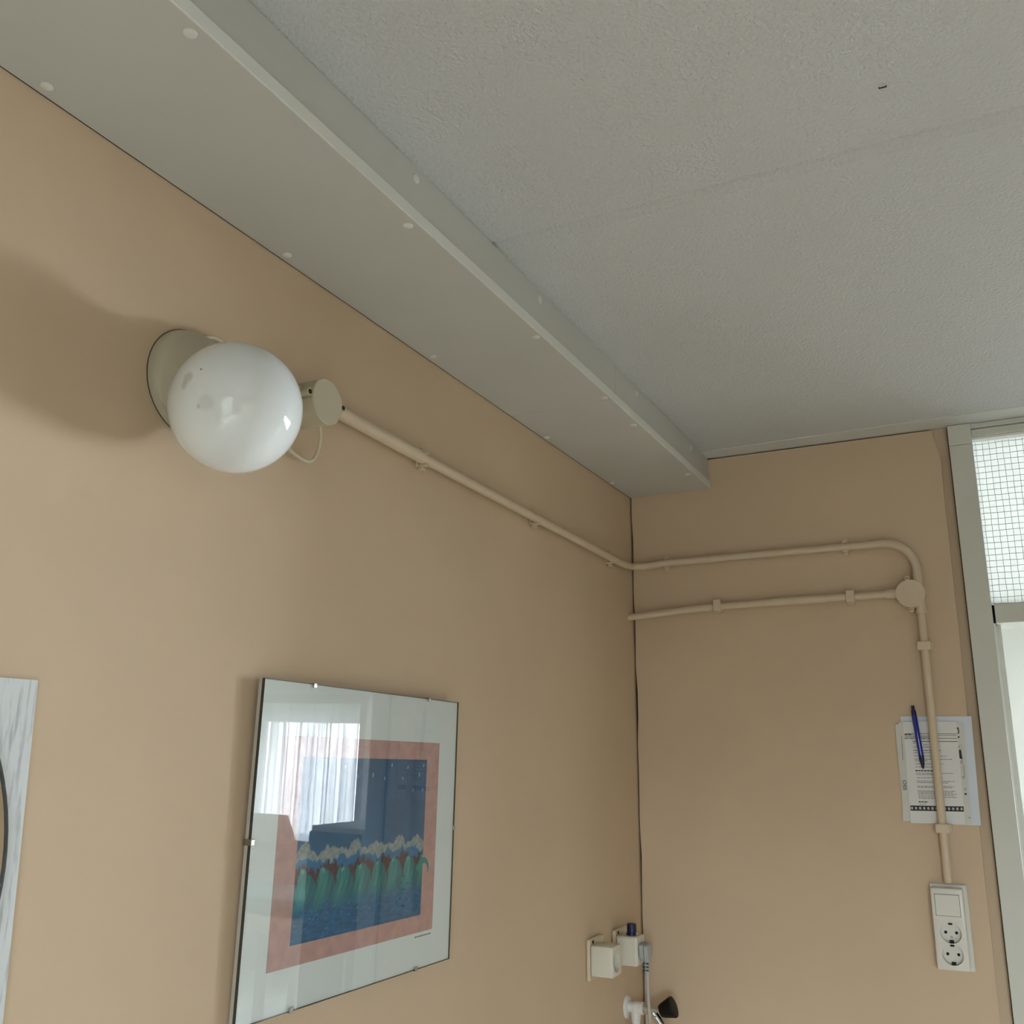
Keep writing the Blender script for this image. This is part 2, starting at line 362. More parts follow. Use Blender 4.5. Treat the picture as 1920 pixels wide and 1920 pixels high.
struct(MB().box((NX0, NY1, 0), (NX1, NY1+.12, WZ0)).box((NX0, NY1, WZ1), (NX1, NY1+.12, NZ)).box((NX0, NY1, WZ0), (VX0, NY1+.12, WZ1)).box((VX1, NY1, WZ0), (WX0, NY1+.12, WZ1)).box((WX1, NY1, WZ0), (NX1, NY1+.12, WZ1)).build('wall_next_room_far', 'nextwall'))
wn = struct(root('window_1', (4.6, NY1, WZ0)))
q = MB()
for z in (WZ0, WZ1-.06): q.box((WX0, NY1+.02, z), (WX1, NY1+.09, z+.06))
for x in (WX0, 4.62, WX1-.06): q.box((x, NY1+.02, WZ0+.06), (x+.07, NY1+.09, WZ1-.06))
q.build('window_frame', 'alu', wn)
for a, b in ((WX0+.07, 4.62), (4.69, WX1-.06)): MB().box((a, NY1+.05, WZ0+.06), (b, NY1+.056, WZ1-.06)).build('pane', 'glass', wn)
MB().box((WX0-.05, NY1-.2, WZ0-.04), (WX1+.05, NY1+.02, WZ0)).build('window_sill', 'alu', wn)
MB().box((WX0-.02, NY1-.05, WZ1-.03), (4.75, NY1-.01, WZ1+.05)).build('curtain_rail', 'alu', wn)
wv_ = struct(root('added_window', (2.98, NY1, WZ0)))  # unseen window added to light the globe and left wall
q = MB()
for z in (WZ0, WZ1-.05): q.box((VX0, NY1+.02, z), (VX1, NY1+.09, z+.05))
for x in (VX0, VX1-.05): q.box((x, NY1+.02, WZ0+.05), (x+.05, NY1+.09, WZ1-.05))
q.build('window_frame', 'alu', wv_)
MB().box((VX0+.05, NY1+.05, WZ0+.05), (VX1-.05, NY1+.056, WZ1-.05)).build('pane', 'glass', wv_)
def curtain(x0, x1, label):
    q = MB(); n = 120; vs = []
    for i in range(n+1):
        x = x0+(x1-x0)*i/n; y = NY1-.10+.026*math.sin(i*.9)+.016*math.sin(i*.37+1)
        vs += [(x, y, WZ0+.02), (x, y, WZ1-.02)]
    q.add(vs, [(2*i, 2*i+2, 2*i+3, 2*i+1) for i in range(n)])
    return tag(q.build('sheer_curtain', 'sheer', smooth=80), label, 'curtain')
curtain(3.61, 4.60, 'white sheer curtain over the window pane beside the wall in next room')
curtain(4.74, 5.66, 'white sheer curtain over the further window pane in the next room')
tag(MB().box((3.55, NY1+.14, WZ1-.16), (5.8, NY1+.30, WZ1+.1)).build('overhang_box', 'alu'), 'added unseen grey sunblind outside the curtained window', 'overhang')  # box added out of view to darken the top of the curtain
# dark fronted cabinet with a pale side, exercise machine and couch in front of that window
cb = root('tall_cabinet', (1.6, 1.15, 0), 'tall cabinet with dark front and pale edge in the next room', 'cabinet')
MB().box((1.455, 1.02, 0), (1.73, 1.4, 1.395)).build('cabinet_body', 'nextwall', cb, bevel=.003)
MB().box((1.49, 1.0, .05), (1.725, 1.02, 1.375)).build('cabinet_door', 'cabinet', cb, bevel=.002)
MB().box((1.505, .985, .8), (1.515, 1.0, .95)).build('handle', 'chrome', cb, bevel=.002)
tm = root('treadmill', (3.1, 2.5, 0), 'grey treadmill with tilted console standing in the next room', 'treadmill')
MB().box((2.85, 2.3, 0), (3.4, 3.5, .16)).build('running_deck', 'greymetal', tm, bevel=.02)
for x in (2.9, 3.35): MB().sweep([(x, 2.45, .12), (x, 2.5, 1.1)], .025).build('upright', 'nextwall', tm)
MB().sweep([(2.86, 2.5, 1.11), (3.39, 2.5, 1.11)], .035).build('crossbar', 'greymetal', tm)
for x in (2.86, 3.39): MB().sweep([(x, 2.5, 1.11), (x, 2.95, 1.09)], .03).build('handrail', 'greymetal', tm)
MB().hexa([(3.0, 2.47, 1.12), (3.3, 2.47, 1.12), (3.3, 2.38, 1.27), (3.0, 2.38, 1.27)], [(3.0, 2.53, 1.14), (3.3, 2.53, 1.14), (3.3, 2.44, 1.29), (3.0, 2.44, 1.29)]).build('console', 'nextwall', tm, bevel=.01)
cc = root('treatment_couch', (2.4, 1.75, 0), 'white treatment couch with teal pad in the next room', 'couch')
MB().box((2.05, 1.5, .86), (2.75, 2.0, .93)).build('couch_top', 'nextwall', cc, bevel=.01)
MB().box((2.2, 1.55, .93), (2.75, 1.98, 1.0)).build('cushion', 'couch', cc, bevel=.02)
for x in (2.1, 2.68):
    for y in (1.55, 1.93): MB().box((x, y, 0), (x+.04, y+.04, .86)).build('leg', 'greymetal', cc)

# ------------------------------------------------------------------ boxing under the ceiling along the left wall
bxg = root('ceiling_boxing', (WS/2, -2.0, ZS), 'long off-white board boxing running under the ceiling along the wall', 'boxing')
joint = -.648
seg_low = []
for y0, y1 in ((YF+.01, joint-.0004), (joint+.0004, -.0015)):
    seg_low.append((y0, y1, MB().box((.0015, y0, ZS), (WS+.003, y1, ZS+.016)).build('bottom_board', 'board', bxg, bevel=.0006)))
    MB().box((WS-.0015, y0, ZS+.0008), (WS+.0042, y1, ZS+.0165)).build('edge_strip', 'edge', bxg, bevel=.0006)
seg_fas = []
for y0, y1 in ((YF+.01, -.6224), (-.6216, -.0015)):
    seg_fas.append((y0, y1, MB().box((WS-.014, y0, ZS+.016), (WS, y1, ZC-.0005)).build('fascia_board', 'board', bxg, bevel=.0006)))
MB().box((.0003, YF, ZS+.0002), (.0016, -.001, ZS+.006)).build('shadow_strip', 'dark', bxg)  # near-black strip puts the shade between boxing and wall into colour
capm = None
def screw_cap(p, nrm, segs):
    global capm
    par = next(o for a, b, o in segs if a <= p.y <= b)
    if capm is None:
        c = MB().turned((0, 0, 0), (0, 0, 1), [(0, .0062), (.0011, .0058), (.0019, .0042), (.0023, .0018)], 18).build('screw_cap', 'cap', par, local=True); capm = c.data
    else:
        c = bpy.data.objects.new('screw_cap', capm); col.objects.link(c); c.parent = par
    c.matrix_local = WM[par].inverted() @ (Matrix.Translation(p) @ Vector(nrm).to_track_quat('Z', 'Y').to_matrix().to_4x4())
for a in ((87, 162), (538, 478), (812, 668), (1025, 820), (1147, 906), (357, 62), (765, 423), (1005, 632), (1133, 746), (1188, 797), (1290, 889)):
    screw_cap(hit(*a, 2, ZS), (0, 0, -1), seg_low)
for a in ((780, 335), (1012, 562), (1193, 738), (1295, 840)):
    screw_cap(hit(*a, 0, WS), (1, 0, 0), seg_fas)

# ------------------------------------------------------------------ globe lamp on a slanted holder
B0 = V(0, -1.430, 2.106); G0 = V(.085, -1.446, 2.0596); RG = .0676; BR = .0600
lamp = root('globe_lamp', B0, 'round white opal glass globe lamp on a slanted cream holder', 'lamp')
ax = (G0-B0).normalized(); e1 = V(0, 1, 0); rings = []
def ring(c, a, r, seg=48):
    u = V(0, 1, 0); u = (u-a*u.dot(a)).normalized(); v_ = a.cross(u)
    return [c+(u*math.cos(2*math.pi*i/seg)+v_*math.sin(2*math.pi*i/seg))*r for i in range(seg)]
wallax = V(1, 0, 0)
for t, r in ((0, BR), (.006, BR), (.012, BR*.985)): rings.append(ring(B0+V(t+.0003, -.0012*t/.012, -.003*t/.012), wallax, r))
for t, r in ((.3, .055), (.6, .050), (1.0, .046)):
    c = B0.lerp(G0-ax*.048, t); c.x = max(c.x, .016+.012*t); rings.append(ring(c, wallax.lerp(ax, t).normalized(), r))
MB().loft(rings).build('lamp_holder', 'porcelain', lamp, smooth=50)
MB().loft([ring(B0+V(.0001, 0, 0), wallax, BR+.0008), ring(B0+V(.0010, 0, 0), wallax, BR+.0008)]).build('gasket', 'gasket', lamp)
MB().turned(G0-ax*.0665, ax, [(0, .0465), (.012, .0475), (.0125, .0455)], 48).build('collar', 'porcelain', lamp)
def on_globe(px, py):
    d = Vector((RT*(px-960)/FPX + UP*(960-py)/FPX + FW).tolist()).normalized(); oc = Vector(CAM.tolist())-G0; b_ = oc.dot(d)
    return Vector(CAM.tolist())+d*(-b_-math.sqrt(max(0, b_*b_-oc.dot(oc)+RG*RG)))-B0
nt = MT['opal'].node_tree; bs = nt.nodes['Principled BSDF']; tc = nt.nodes.new('ShaderNodeTexCoord'); prev = bs.inputs['Base Color'].links[0].from_socket
for px, py, r, rgb, st in ((377, 692, .0016, (.25, .21, .15), .9), (352, 708, .0085, (.50, .46, .37), .5), (345, 722, .0060, (.50, .46, .37), .45), (385, 755, .0110, (.66, .70, .70), .55), (372, 762, .0030, (.45, .43, .38), .4)):
    vd = nt.nodes.new('ShaderNodeVectorMath'); vd.operation = 'DISTANCE'; vd.inputs[1].default_value = on_globe(px, py); nt.links.new(tc.outputs['Object'], vd.inputs[0])
    mr2 = nt.nodes.new('ShaderNodeMapRange'); mr2.interpolation_type = 'SMOOTHSTEP'; mr2.inputs[1].default_value = r; mr2.inputs[2].default_value = r*.4; mr2.inputs[3].default_value = 0; mr2.inputs[4].default_value = st
    mx = nt.nodes.new('ShaderNodeMixRGB'); mx.inputs[2].default_value = (*rgb, 1)
    nt.links.new(vd.outputs['Value'], mr2.inputs[0]); nt.links.new(mr2.outputs[0], mx.inputs[0]); nt.links.new(prev, mx.inputs[1]); prev = mx.outputs[0]
nt.links.new(prev, bs.inputs['Base Color'])
MB().sphere(G0, RG, 72, 40).build('glass_globe', 'opal', lamp, smooth=180)

# round junction box beside the lamp
J = hit(615, 753, 0, .045); JR = .0297; JW = V(0, J.y, J.z)
jb = root('junction_box', JW, 'round cream junction box between the globe lamp and the wall conduit', 'junction box')
MB().turned(JW+V(.0003, 0, 0), (1, 0, 0), [(0, JR*.97), (.0385, JR*.98)], 40).build('box_body', 'creambox', jb)
MB().turned(JW+V(.0388, 0, 0), (1, 0, 0), [(0, JR), (.0052, JR), (.0062, JR-.001)], 40).build('lid', 'creambox', jb, smooth=35)
for a in ((586, 740), (637, 765)):
    p = hit(*a, 0, .040); d = (V(0, p.y-J.y, p.z-J.z)).normalized(); p = V(.04, J.y, J.z)+d*(JR+.0042)
    e = MB().turned(V(.012, p.y, p.z), (1, 0, 0), [(0, .0050), (.0315, .0050)], 16).build('screw_lug', 'creambox', jb)
    MB().turned(V(.0434, p.y, p.z), (1, 0, 0), [(0, .0032), (.0006, .0032)], 12).build('screw_head', 'hole', e)

# the conduit that leaves the box, turns the corner and drops to the switch
PO = .0135; PR = .0080; SR = .0096
def L(px, py): return hit(px, py, 0, PO)
def Bk(px, py): return hit(px, py, 1, -PO)
ZL = sum(L(*a).z for a in ((720, 818), (900, 917), (1080, 1012)))/3
ZB = 2.1535; XD = .6315
start = V(PO, J.y+JR*.9, (L(690, 800).z))
p_join = L(795, 860); mid1 = V(PO, p_join.y, p_join.z)
cornerA = V(PO, -.10, L(1140, 1044).z)
run = [start, mid1, cornerA, V(PO, -PO, 2.1455), V(.085, -PO, 2.1515), V(XD, -PO, 2.1545), V(XD, -PO, 1.46)]
path = [start, mid1]+fillet([cornerA, V(PO, -PO, 2.146), V(.085, -PO, 2.1515)], [.045])+fillet([V(.10, -PO, 2.1518), V(XD, -PO, 2.1540), V(XD, -PO, 1.478)], [.062], 16)
cp = root('wall_conduit', V(PO, -.6, 2.15), 'long painted conduit turning the room corner and dropping to the switch block', 'conduit')
MB().sweep(path, PR, 16).build('pipe', 'pipe', cp)
MB().sweep([start, mid1.lerp(start, .02)], SR, 16).build('pipe_sleeve', 'pipe', cp)
a = Bk(1650, 1021)
MB().sweep(fillet([V(a.x-.002, -PO, 2.1539), V(XD, -PO, 2.1540), V(XD, -PO, 2.072)], [.062], 16), SR-.0004, 16).build('bend_sleeve', 'pipe', cp)
MB().sweep([V(XD, -PO, 2.082), V(XD, -PO, 2.0)], SR+.0008, 16).build('tee_sleeve', 'pipe', cp)
def open_clip(c, d, nrm, par, name='pipe_clip'):
    """two-eared saddle that grips the pipe from the wall side: c pipe centre, d along pipe, nrm off the wall"""
    d = Vector(d).normalized(); n_ = Vector(nrm); s_ = d.cross(n_).normalized(); q = MB()
    def bx(u0, u1, s0, s1, n0, n1):
        f = lambda u, s1_, nn: c+d*u+s_*s1_+n_*nn
        q.hexa([f(u0, s0, n0), f(u1, s0, n0), f(u1, s1, n0), f(u0, s1, n0)], [f(u0, s0, n1), f(u1, s0, n1), f(u1, s1, n1), f(u0, s1, n1)])
    bx(-.007, .007, -.0130, .0130, -PO, -PO+.0045)
    for k in (-1, 1):
        bx(-.0055, .0055, k*.0074, k*.0112, -PO+.004, .0045); bx(-.0055, .0055, k*.0110, k*.0172, -.0085, -.0020)
    return q.build(name, 'pipe', par, bevel=.0007)
def block_clip(c, d, nrm, par, name='pipe_clip'):
    d = Vector(d).normalized(); n_ = Vector(nrm); s_ = d.cross(n_).normalized(); q = MB()
    def bx(u0, u1, s0, s1, n0, n1):
        f = lambda u, s1_, nn: c+d*u+s_*s1_+n_*nn
        q.hexa([f(u0, s0, n0), f(u1, s0, n0), f(u1, s1, n0), f(u0, s1, n0)], [f(u0, s0, n1), f(u1, s0, n1), f(u1, s1, n1), f(u0, s1, n1)])
    bx(-.0085, .0085, -.0128, .0128, -.0065, .0108); bx(-.0070, .0070, -.0158, .0158, -PO, -.006)
    return q.build(name, 'pipe', par, bevel=.001)
for a in ((797, 863), (1007, 973), (1148, 1048)):
    p = L(*a); t = (p.y-mid1.y)/(cornerA.y-mid1.y); open_clip(V(PO, p.y, mid1.z+(cornerA.z-mid1.z)*t), (0, 1, 0), (1, 0, 0), cp)
for a in ((1250, 1055), (1585, 1027)): p = Bk(*a); open_clip(V(p.x, -PO, 2.1520+.002*(p.x/.63)), (1, 0, 0), (0, -1, 0), cp)
for a in ((1733, 1211), (1767, 1553)): p = Bk(*a); block_clip(V(XD, -PO, p.z), (0, 0, 1), (0, -1, 0), cp)
# stub of pipe on the lamp side of the junction box
tag(MB().sweep([V(.020, J.y-JR*.9, 2.150), V(.020, J.y-.085, 2.150)], .0078, 16).build('pipe_stub', 'pipe'), 'short painted pipe stub on the lamp side of the round junction box', 'conduit')

# second conduit: from the left wall to the round tee box on the back wall
TB = hit(1706, 1113, 1, -.030); TBc = V(TB.x, 0, TB.z); TR = .0292
c2 = root('branch_conduit', V(.3, -PO, 2.04), 'shorter painted conduit below the long one, ending at round tee box', 'conduit')
pts = smoothpath([V(-.006, -.0285, 2.0265), V(.03, -.0250, 2.0290), V(.09, -.0165, 2.0345), V(.16, -PO, 2.0390), V(.30, -PO, 2.0425), V(TB.x-TR*.8, -PO, 2.0445)], 8)
MB().sweep(pts, PR, 16).build('pipe', 'pipe', c2)
a0 = Bk(1448, 1131).x; a1 = Bk(1548, 1124).x
MB().sweep([V(a0, -PO, 2.0433), V(a1, -PO, 2.0438)], SR-.0006, 16).build('pipe_sleeve', 'pipe', c2)
MB().sweep([V(TB.x-TR-.019, -PO, 2.0445), V(TB.x-TR*.8, -PO, 2.0446)], SR+.0008, 16).build('tee_sleeve', 'pipe', c2)
for a in ((1346, 1139), (1595, 1121)): p = Bk(*a); block_clip(V(p.x, -PO, 2.0428+.0015*(p.x/.6)), (1, 0, 0), (0, -1, 0), c2)
tb = root('tee_box', TBc, 'round painted tee junction box beside the vertical conduit on back wall', 'junction box')
MB().turned(TBc+V(0, -.0003, 0), (0, -1, 0), [(0, TR), (.0225, TR)], 40).build('box_body', 'pipe', tb)
MB().turned(TBc+V(0, -.0228, 0), (0, -1, 0), [(0, TR-.0008), (.0016, TR-.0008)], 40).build('lid_gap', 'dark', tb)
MB().turned(TBc+V(.0008, -.0244, .0008), (0, -1, 0), [(0, TR-.0002), (.0042, TR-.0002), (.005, TR-.001)], 40).build('lid', 'pipe', tb, smooth=35)
for a in ((1701, 1087), (1709, 1140)):
    p = hit(*a, 1, -.026); d = V(p.x-TB.x, 0, p.z-TB.z).normalized(); p = TBc+d*(TR+.0036)
    e = MB().turned(V(p.x, -.004, p.z), (0, -1, 0), [(0, .0052), (.0245, .0052), (.0258, .0040)], 16).build('screw_lug', 'pipe', tb)
    MB().box((p.x-.003, -.0302, p.z-.0006), (p.x+.003, -.0296, p.z+.0006)).build('screw_slot', 'dark', e)

# thin cord looping from the junction box behind the globe to the lamp holder
cpts = [hit(599, 790, 0, .026), hit(601, 812, 0, .024), hit(598, 838, 0, .018), hit(589, 860, 0, .012), hit(576, 865, 0, .010), hit(560, 857, 0, .009), hit(543, 843, 0, .008),
        hit(500, 800, 0, .007), hit(470, 730, 0, .007), hit(440, 664, 0, .007), hit(418, 643, 0, .009), hit(403, 634, 0, .012), hit(386, 633, 0, .014), hit(370, 640, 0, .014)]
MB().sweep(smoothpath(cpts[:8], 8), .0024, 10).build('cord_loop', 'cord', jb)
MB().sweep(smoothpath(cpts[9:], 8), .0024, 10).build('cord_end', 'cord', lamp)

# ------------------------------------------------------------------ clip-framed picture leaning a little off the wall
W_, H_ = .4418, .3615; lean, roll = .0133, -.0142
up = V(math.sin(lean), 0, math.cos(lean)); ry = V(0, 1, 0); r2 = ry*math.cos(roll)+up*math.sin(roll); u2 = up*math.cos(roll)-ry*math.sin(roll); nn = r2.cross(u2)
po = V(.012, -.8581, 1.4291)-r2*W_
pm = Matrix(((r2.x, u2.x, nn.x, po.x), (r2.y, u2.y, nn.y, po.y), (r2.z, u2.z, nn.z, po.z), (0, 0, 0, 1)))
pic = root('clip_frame_picture', po, 'glass clip frame with blue seascape print on white mount', 'picture', mw=pm)
MB().box((0, 0, -.0090), (W_, H_, -.0042)).build('backing_board', 'backing', pic, local=True)
MB().box((.0005, .0005, -.0041), (W_-.0005, H_-.0005, -.0022)).build('mount', 'matboard', pic, local=True)
MB().box((.0445, .0462, -.0022), (.3932, .2998, -.0020)).build('print_border', 'pink', pic, local=True)
edge_ = MB()
edge_.box((-.0002, 0, -.0041), (.0002, H_, -.0002)).box((W_-.0001, 0, -.0041), (W_+.0002, H_, -.0002)).box((0, -.0002, -.0041), (W_, .0001, -.0002)).box((0, H_-.0001, -.0041), (W_, H_+.0002, -.0002))
edge_.build('glass_edge', 'glassedge', pic, local=True)
MB().add([(0, 0, 0), (W_, 0, 0), (W_, H_, 0), (0, H_, 0)], [(0, 1, 2, 3)]).build('glass_sheet', 'glass', pic, local=True, smooth=0)
def noise(x, y, s=0):
    v_ = 0; a = 1
    for k in range(3):
        f = 2**k; v_ += a*math.sin(x*f*1.7+s+1.3*math.sin(y*f*1.1+s*2.3+k))*math.cos(y*f*1.9+s*.7+1.1*math.sin(x*f*.9+k*2)); a *= .55
    return v_/1.6
def art(u, v_):
    sky = Vector((.030, .115, .235)).lerp(Vector((.022, .085, .20)), min(1, max(0, (v_-.45)/.5)))
    c = sky*(1+.10*noise(u*14+v_*8, v_*18, 3))
    # tiny pale stars near the top
    for i, (su, sv) in enumerate(((.30, .95), (.52, .90), (.68, .96), (.62, .88), (.82, .95), (.78, .88), (.93, .90), (.97, .96), (.40, .89), (.88, .80), (.97, .80))):
        if abs(u-su) < .004 and abs(v_-sv) < .011: c = Vector((.30, .42, .5))
    cl = .475+.035*noise(u*20, 2, 1)+.012*noise(u*70, v_*30, 2)
    for k in range(6):
        cu = .05+.18*k; h = .05*math.exp(-((u-cu)/.06)**2); 
        if cl-.055 < v_ < cl-.02+h*1.2: c = Vector((.27, .31, .31))*(1+.25*noise(u*50, v_*60, 5))
    if v_ < cl-.045: c = Vector((.03, .16, .33))*(1+.1*noise(u*20, v_*30, 8))
    # dark red-brown rocks with jagged tops, in irregular clusters
    clus = .5+.5*math.sin(u*31+1.2*math.sin(u*9))
    spike = .375+.04*clus+.022*noise(u*45, 1, 4)+.020*noise(u*150, 3, 6)
    if v_ < spike and v_ > .22: c = Vector((.085, .032, .03))*(1+.45*noise(u*60, v_*50, 9))
    # teal columns of water that rise, bend over and run down into the sea
    per = (u*7.4+.12*math.sin(v_*16)+.05*noise(u*9, v_*6, 1)) % 1.0
    crest = .385-.085*(abs(per-.42)*2)**2.0-.016*noise(u*30, 2, 3)-.01*noise(u*110, 1, 2)
    if v_ < crest:
        st = noise(u*95+3*math.sin(v_*14), v_*9, 2); sh = .5+.5*math.cos((per-.30)*6.283)
        g = Vector((.022, .13, .155)).lerp(Vector((.042, .235, .215)), sh)*(1+.33*st)
        if abs(per-.36) < .07 and crest-v_ < .022: g = Vector((.10, .36, .31))
        deep = Vector((.014, .105, .235))*(1+.30*noise(u*24+v_*34, v_*52-u*10, 5))
        if noise(u*30+v_*26, v_*70-u*9, 8) > .62: deep = Vector((.035, .19, .33))
        k = min(1, max(0, (.245+.03*noise(u*22, 1, 7)-v_)/.10)); c = g.lerp(deep, k)
    return [min(1, max(0, q_)) for q_ in c]
ax0, ax1, ay0, ay1 = .0815, .3598, .0685, .2757; nu, nv = 210, 156
vs = [(ax0+(ax1-ax0)*i/nu, ay0+(ay1-ay0)*j/nv, -.0018) for j in range(nv+1) for i in range(nu+1)]
ap = MB().add(vs, [(j*(nu+1)+i, j*(nu+1)+i+1, (j+1)*(nu+1)+i+1, (j+1)*(nu+1)+i) for j in range(nv) for i in range(nu)]).build('printed_picture', 'art', pic, local=True, smooth=0)
ca = ap.data.color_attributes.new('print', 'FLOAT_COLOR', 'POINT')
buf = []
for j in range(nv+1):
    for i in range(nu+1): buf += art(i/nu, j/nv)+[1.0]
ca.data.foreach_set('color', buf)
# wave crest that curls out over the pink border
curl = [(.345, .128), (.356, .138), (.366, .139), (.3725, .134), (.3745, .127), (.372, .1225)]; tk = [.012, .009, .007, .005, .003, .001]
q = MB(); cs = smoothpath([V(x, y, 0) for x, y in curl], 6); n = len(cs); vs = []
for i, p in enumerate(cs):
    t = (cs[min(i+1, n-1)]-cs[max(i-1, 0)]).normalized(); s_ = V(-t.y, t.x, 0); f = i/(n-1)*5; k0 = min(4, int(f)); hw = (tk[k0]+(tk[k0+1]-tk[k0])*(f-k0))/2
    vs += [tuple(p+s_*hw+V(0, 0, -.0016)), tuple(p-s_*hw+V(0, 0, -.0016))]
q.add(vs, [(2*i, 2*i+1, 2*i+3, 2*i+2) for i in range(n-1)]).build('curling_wave', 'teal', pic, local=True, smooth=0)
q = MB(); x = .348
while x < .389:
    wd = random.uniform(.002, .005); q.box((x, .0402, -.0022), (min(x+wd, .39), .0418, -.0021)); x += wd+.0008
q.build('caption', 'greyink', pic, local=True)['kind'] = 'stuff'
for (x, y, dx, dy) in ((.0901, H_, 0, 1), (.3553, H_, 0, 1), (W_, .1793, 1, 0), (0, .1846, -1, 0), (.0894, 0, 0, -1), (.3517, 0, 0, -1)):
    q = MB(); px_, py_ = (.0032, 0) if dy else (0, .0032)
    q.box((x-px_-dx*.0045*(dx != 0), y-py_-dy*.0045*(dy != 0), .0001), (x+px_+dx*.0014, y+py_+dy*.0014, .0011))
    q.box((x-px_+dx*.0004, y-py_+dy*.0004, -.0105), (x+px_+dx*.0014, y+py_+dy*.0014, .0011))
    q.build('frame_clip', 'steel', pic, local=True, bevel=.0004)

# ------------------------------------------------------------------ marbled board with round mirror at the left
tag(MB().hexa([(.0004, -2.05, 1.25), (.0004, -1.562, 1.25), (.0004, -1.5752, 1.7757), (.0004, -2.05, 1.778)], [(.004, -2.05, 1.25), (.004, -1.562, 1.25), (.004, -1.5752, 1.7757), (.004, -2.05, 1.778)]).build('wall_board', 'marble', bevel=.0005),
    'pale marbled grey-white board fixed on the wall behind a round mirror', 'board')
mc = V(.0045, -1.588-.22, 1.622)
mr = root('round_mirror', mc, 'round mirror with dark thin rim on the pale marbled board', 'mirror')
MB().turned(mc, (1, 0, 0), [(0, .2182), (.0035, .2182)], 96).build('mirror_glass', 'mirror', mr)
q = MB().loft([[mc+V(xx, math.cos(2*math.pi*i/96)*r, math.sin(2*math.pi*i/96)*r) for i in range(96)] for xx, r in ((0, .220), (.0050, .220), (.0058, .2196), (.0058, .2190), (.0050, .2184), (0, .2184), (0, .220))], caps=False)
q.build('mirror_rim', 'rim', mr)

# ------------------------------------------------------------------ two wall sockets with cube adapters by the corner
def rrect_prism(x0, x1, y0, y1, z0, z1): return MB().box((x0, y0, z0), (x1, y1, z1))
def adapter(y0, zc, lab_plate, lab_cube, plugged):
    zt, zb = zc+.037, zc-.037
    pl = root('wall_socket', V(0, y0+.035, zb), lab_plate, 'socket', 'yellowed wall sockets by the corner')
    MB().box((.0003, y0-.001, zb), (.0085, y0+.073, zt)).build('cover_plate', 'yellowed', pl, bevel=.0025)
    MB().box((.0085, y0+.012, zt-.0085), (.0092, y0+.019, zt-.003)).build('screw_slot', 'hole', pl)
    cu = root('cube_adapter', V(.031, y0+.025, zc-.0275), lab_cube, 'adapter')
    body = MB().box((.0088, y0, zc-.0275), (.0540, y0+.0495, zc+.0275)).build('adapter_body', 'cream', cu, bevel=.004)
    if not plugged:
        k = MB().turned(V(.034, y0+.0225, zc), (1, 0, 0), [(0, .0185), (.03, .0190)], 40)
        bpy.context.view_layer.update(); cut(body, k)
        MB().turned(V(.0325, y0+.0225, zc), (1, 0, 0), [(0, .0180), (.0018, .0180)], 40).build('socket_face', 'cream', cu)
        for dy in (-.0095, .0095): MB().turned(V(.0337, y0+.0225+dy, zc), (1, 0, 0), [(0, .0025), (.0008, .0025)], 14).build('pin_hole', 'hole', cu)
    return cu
Y1, Y2 = -.3176, -.1801
adapter(Y1, 1.3335, 'yellowed wall socket plate behind the empty cube adapter', 'cream cube socket adapter with empty round outlet facing the room', False)
adapter(Y2, 1.3300, 'yellowed wall socket plate behind the adapter with grey plug', 'cream cube socket adapter holding a navy cap and a grey plug', True)
# navy cap on top of the second cube
cc_ = V(.0352, Y2+.0235, 1.3577)
cap = root('navy_cap', cc_, 'small navy blue round plug cap standing on the cube adapter', 'plug')
MB().turned(cc_, (0, 0, 1), [(0, .0112), (.0045, .0112), (.0055, .0103)], 32).build('flange', 'navy', cap)
MB().turned(cc_+V(0, 0, .0055), (0, 0, 1), [(0, .0098), (.0150, .0096), (.0165, .0085)], 32).build('cap_body', 'navy', cap, smooth=30)
MB().box((cc_.x+.0085, cc_.y-.004, cc_.z), (cc_.x+.0125, cc_.y+.004, cc_.z+.006)).build('tab', 'grey', cap, bevel=.001)
# grey angled plug with its cable hanging down
pc = V(.0545, Y2+.024, 1.3300)
pg = root('power_plug', pc, 'grey angled power plug with cable hanging from the cube adapter', 'plug')
q = MB(); prof = [(-.0165, .012), (-.0175, .008), (-.0165, -.008), (-.010, -.0150), (.010, -.0150), (.0165, -.008), (.0175, .008), (.0165, .0135), (.010, .0150), (-.010, .0150)]
q.loft([[pc+V(t, y, z) for y, z in prof] for t in (.0004, .0095)]).build('plug_face', 'grey', pg, bevel=.0015)
q = MB(); q.loft([[pc+V(t, y*s_, z*s_) for y, z in prof] for t, s_ in ((.0098, .94), (.0185, .86))]).build('plug_cover', 'grey', pg, bevel=.0015)
pth = [pc+V(.010, 0, -.010), pc+V(.0105, 0, -.022), pc+V(.0115, -.001, -.046)]
sr = MB().sweep(pth, [.0062, .0058, .0046], 16).build('strain_relief', 'grey', pg)
for k in range(3):
    z_ = -.024-.0065*k
    MB().box((pc.x+.0045, pc.y-.0070, pc.z+z_), (pc.x+.0095, pc.y-.0046, pc.z+z_+.0028)).build('relief_slot', 'rim', sr)
    MB().box((pc.x+.0115, pc.y-.0070, pc.z+z_), (pc.x+.0165, pc.y-.0046, pc.z+z_+.0028)).build('relief_slot', 'rim', sr)
MB().sweep(smoothpath([pc+V(.0115, -.001, -.040), pc+V(.0125, -.002, -.080), pc+V(.0150, -.002, -.13), pc+V(.0175, 0, -.18), pc+V(.02, .004, -.36), pc+V(.02, .01, -.6)], 6), .0033, 12).build('cable', 'cable', pg)

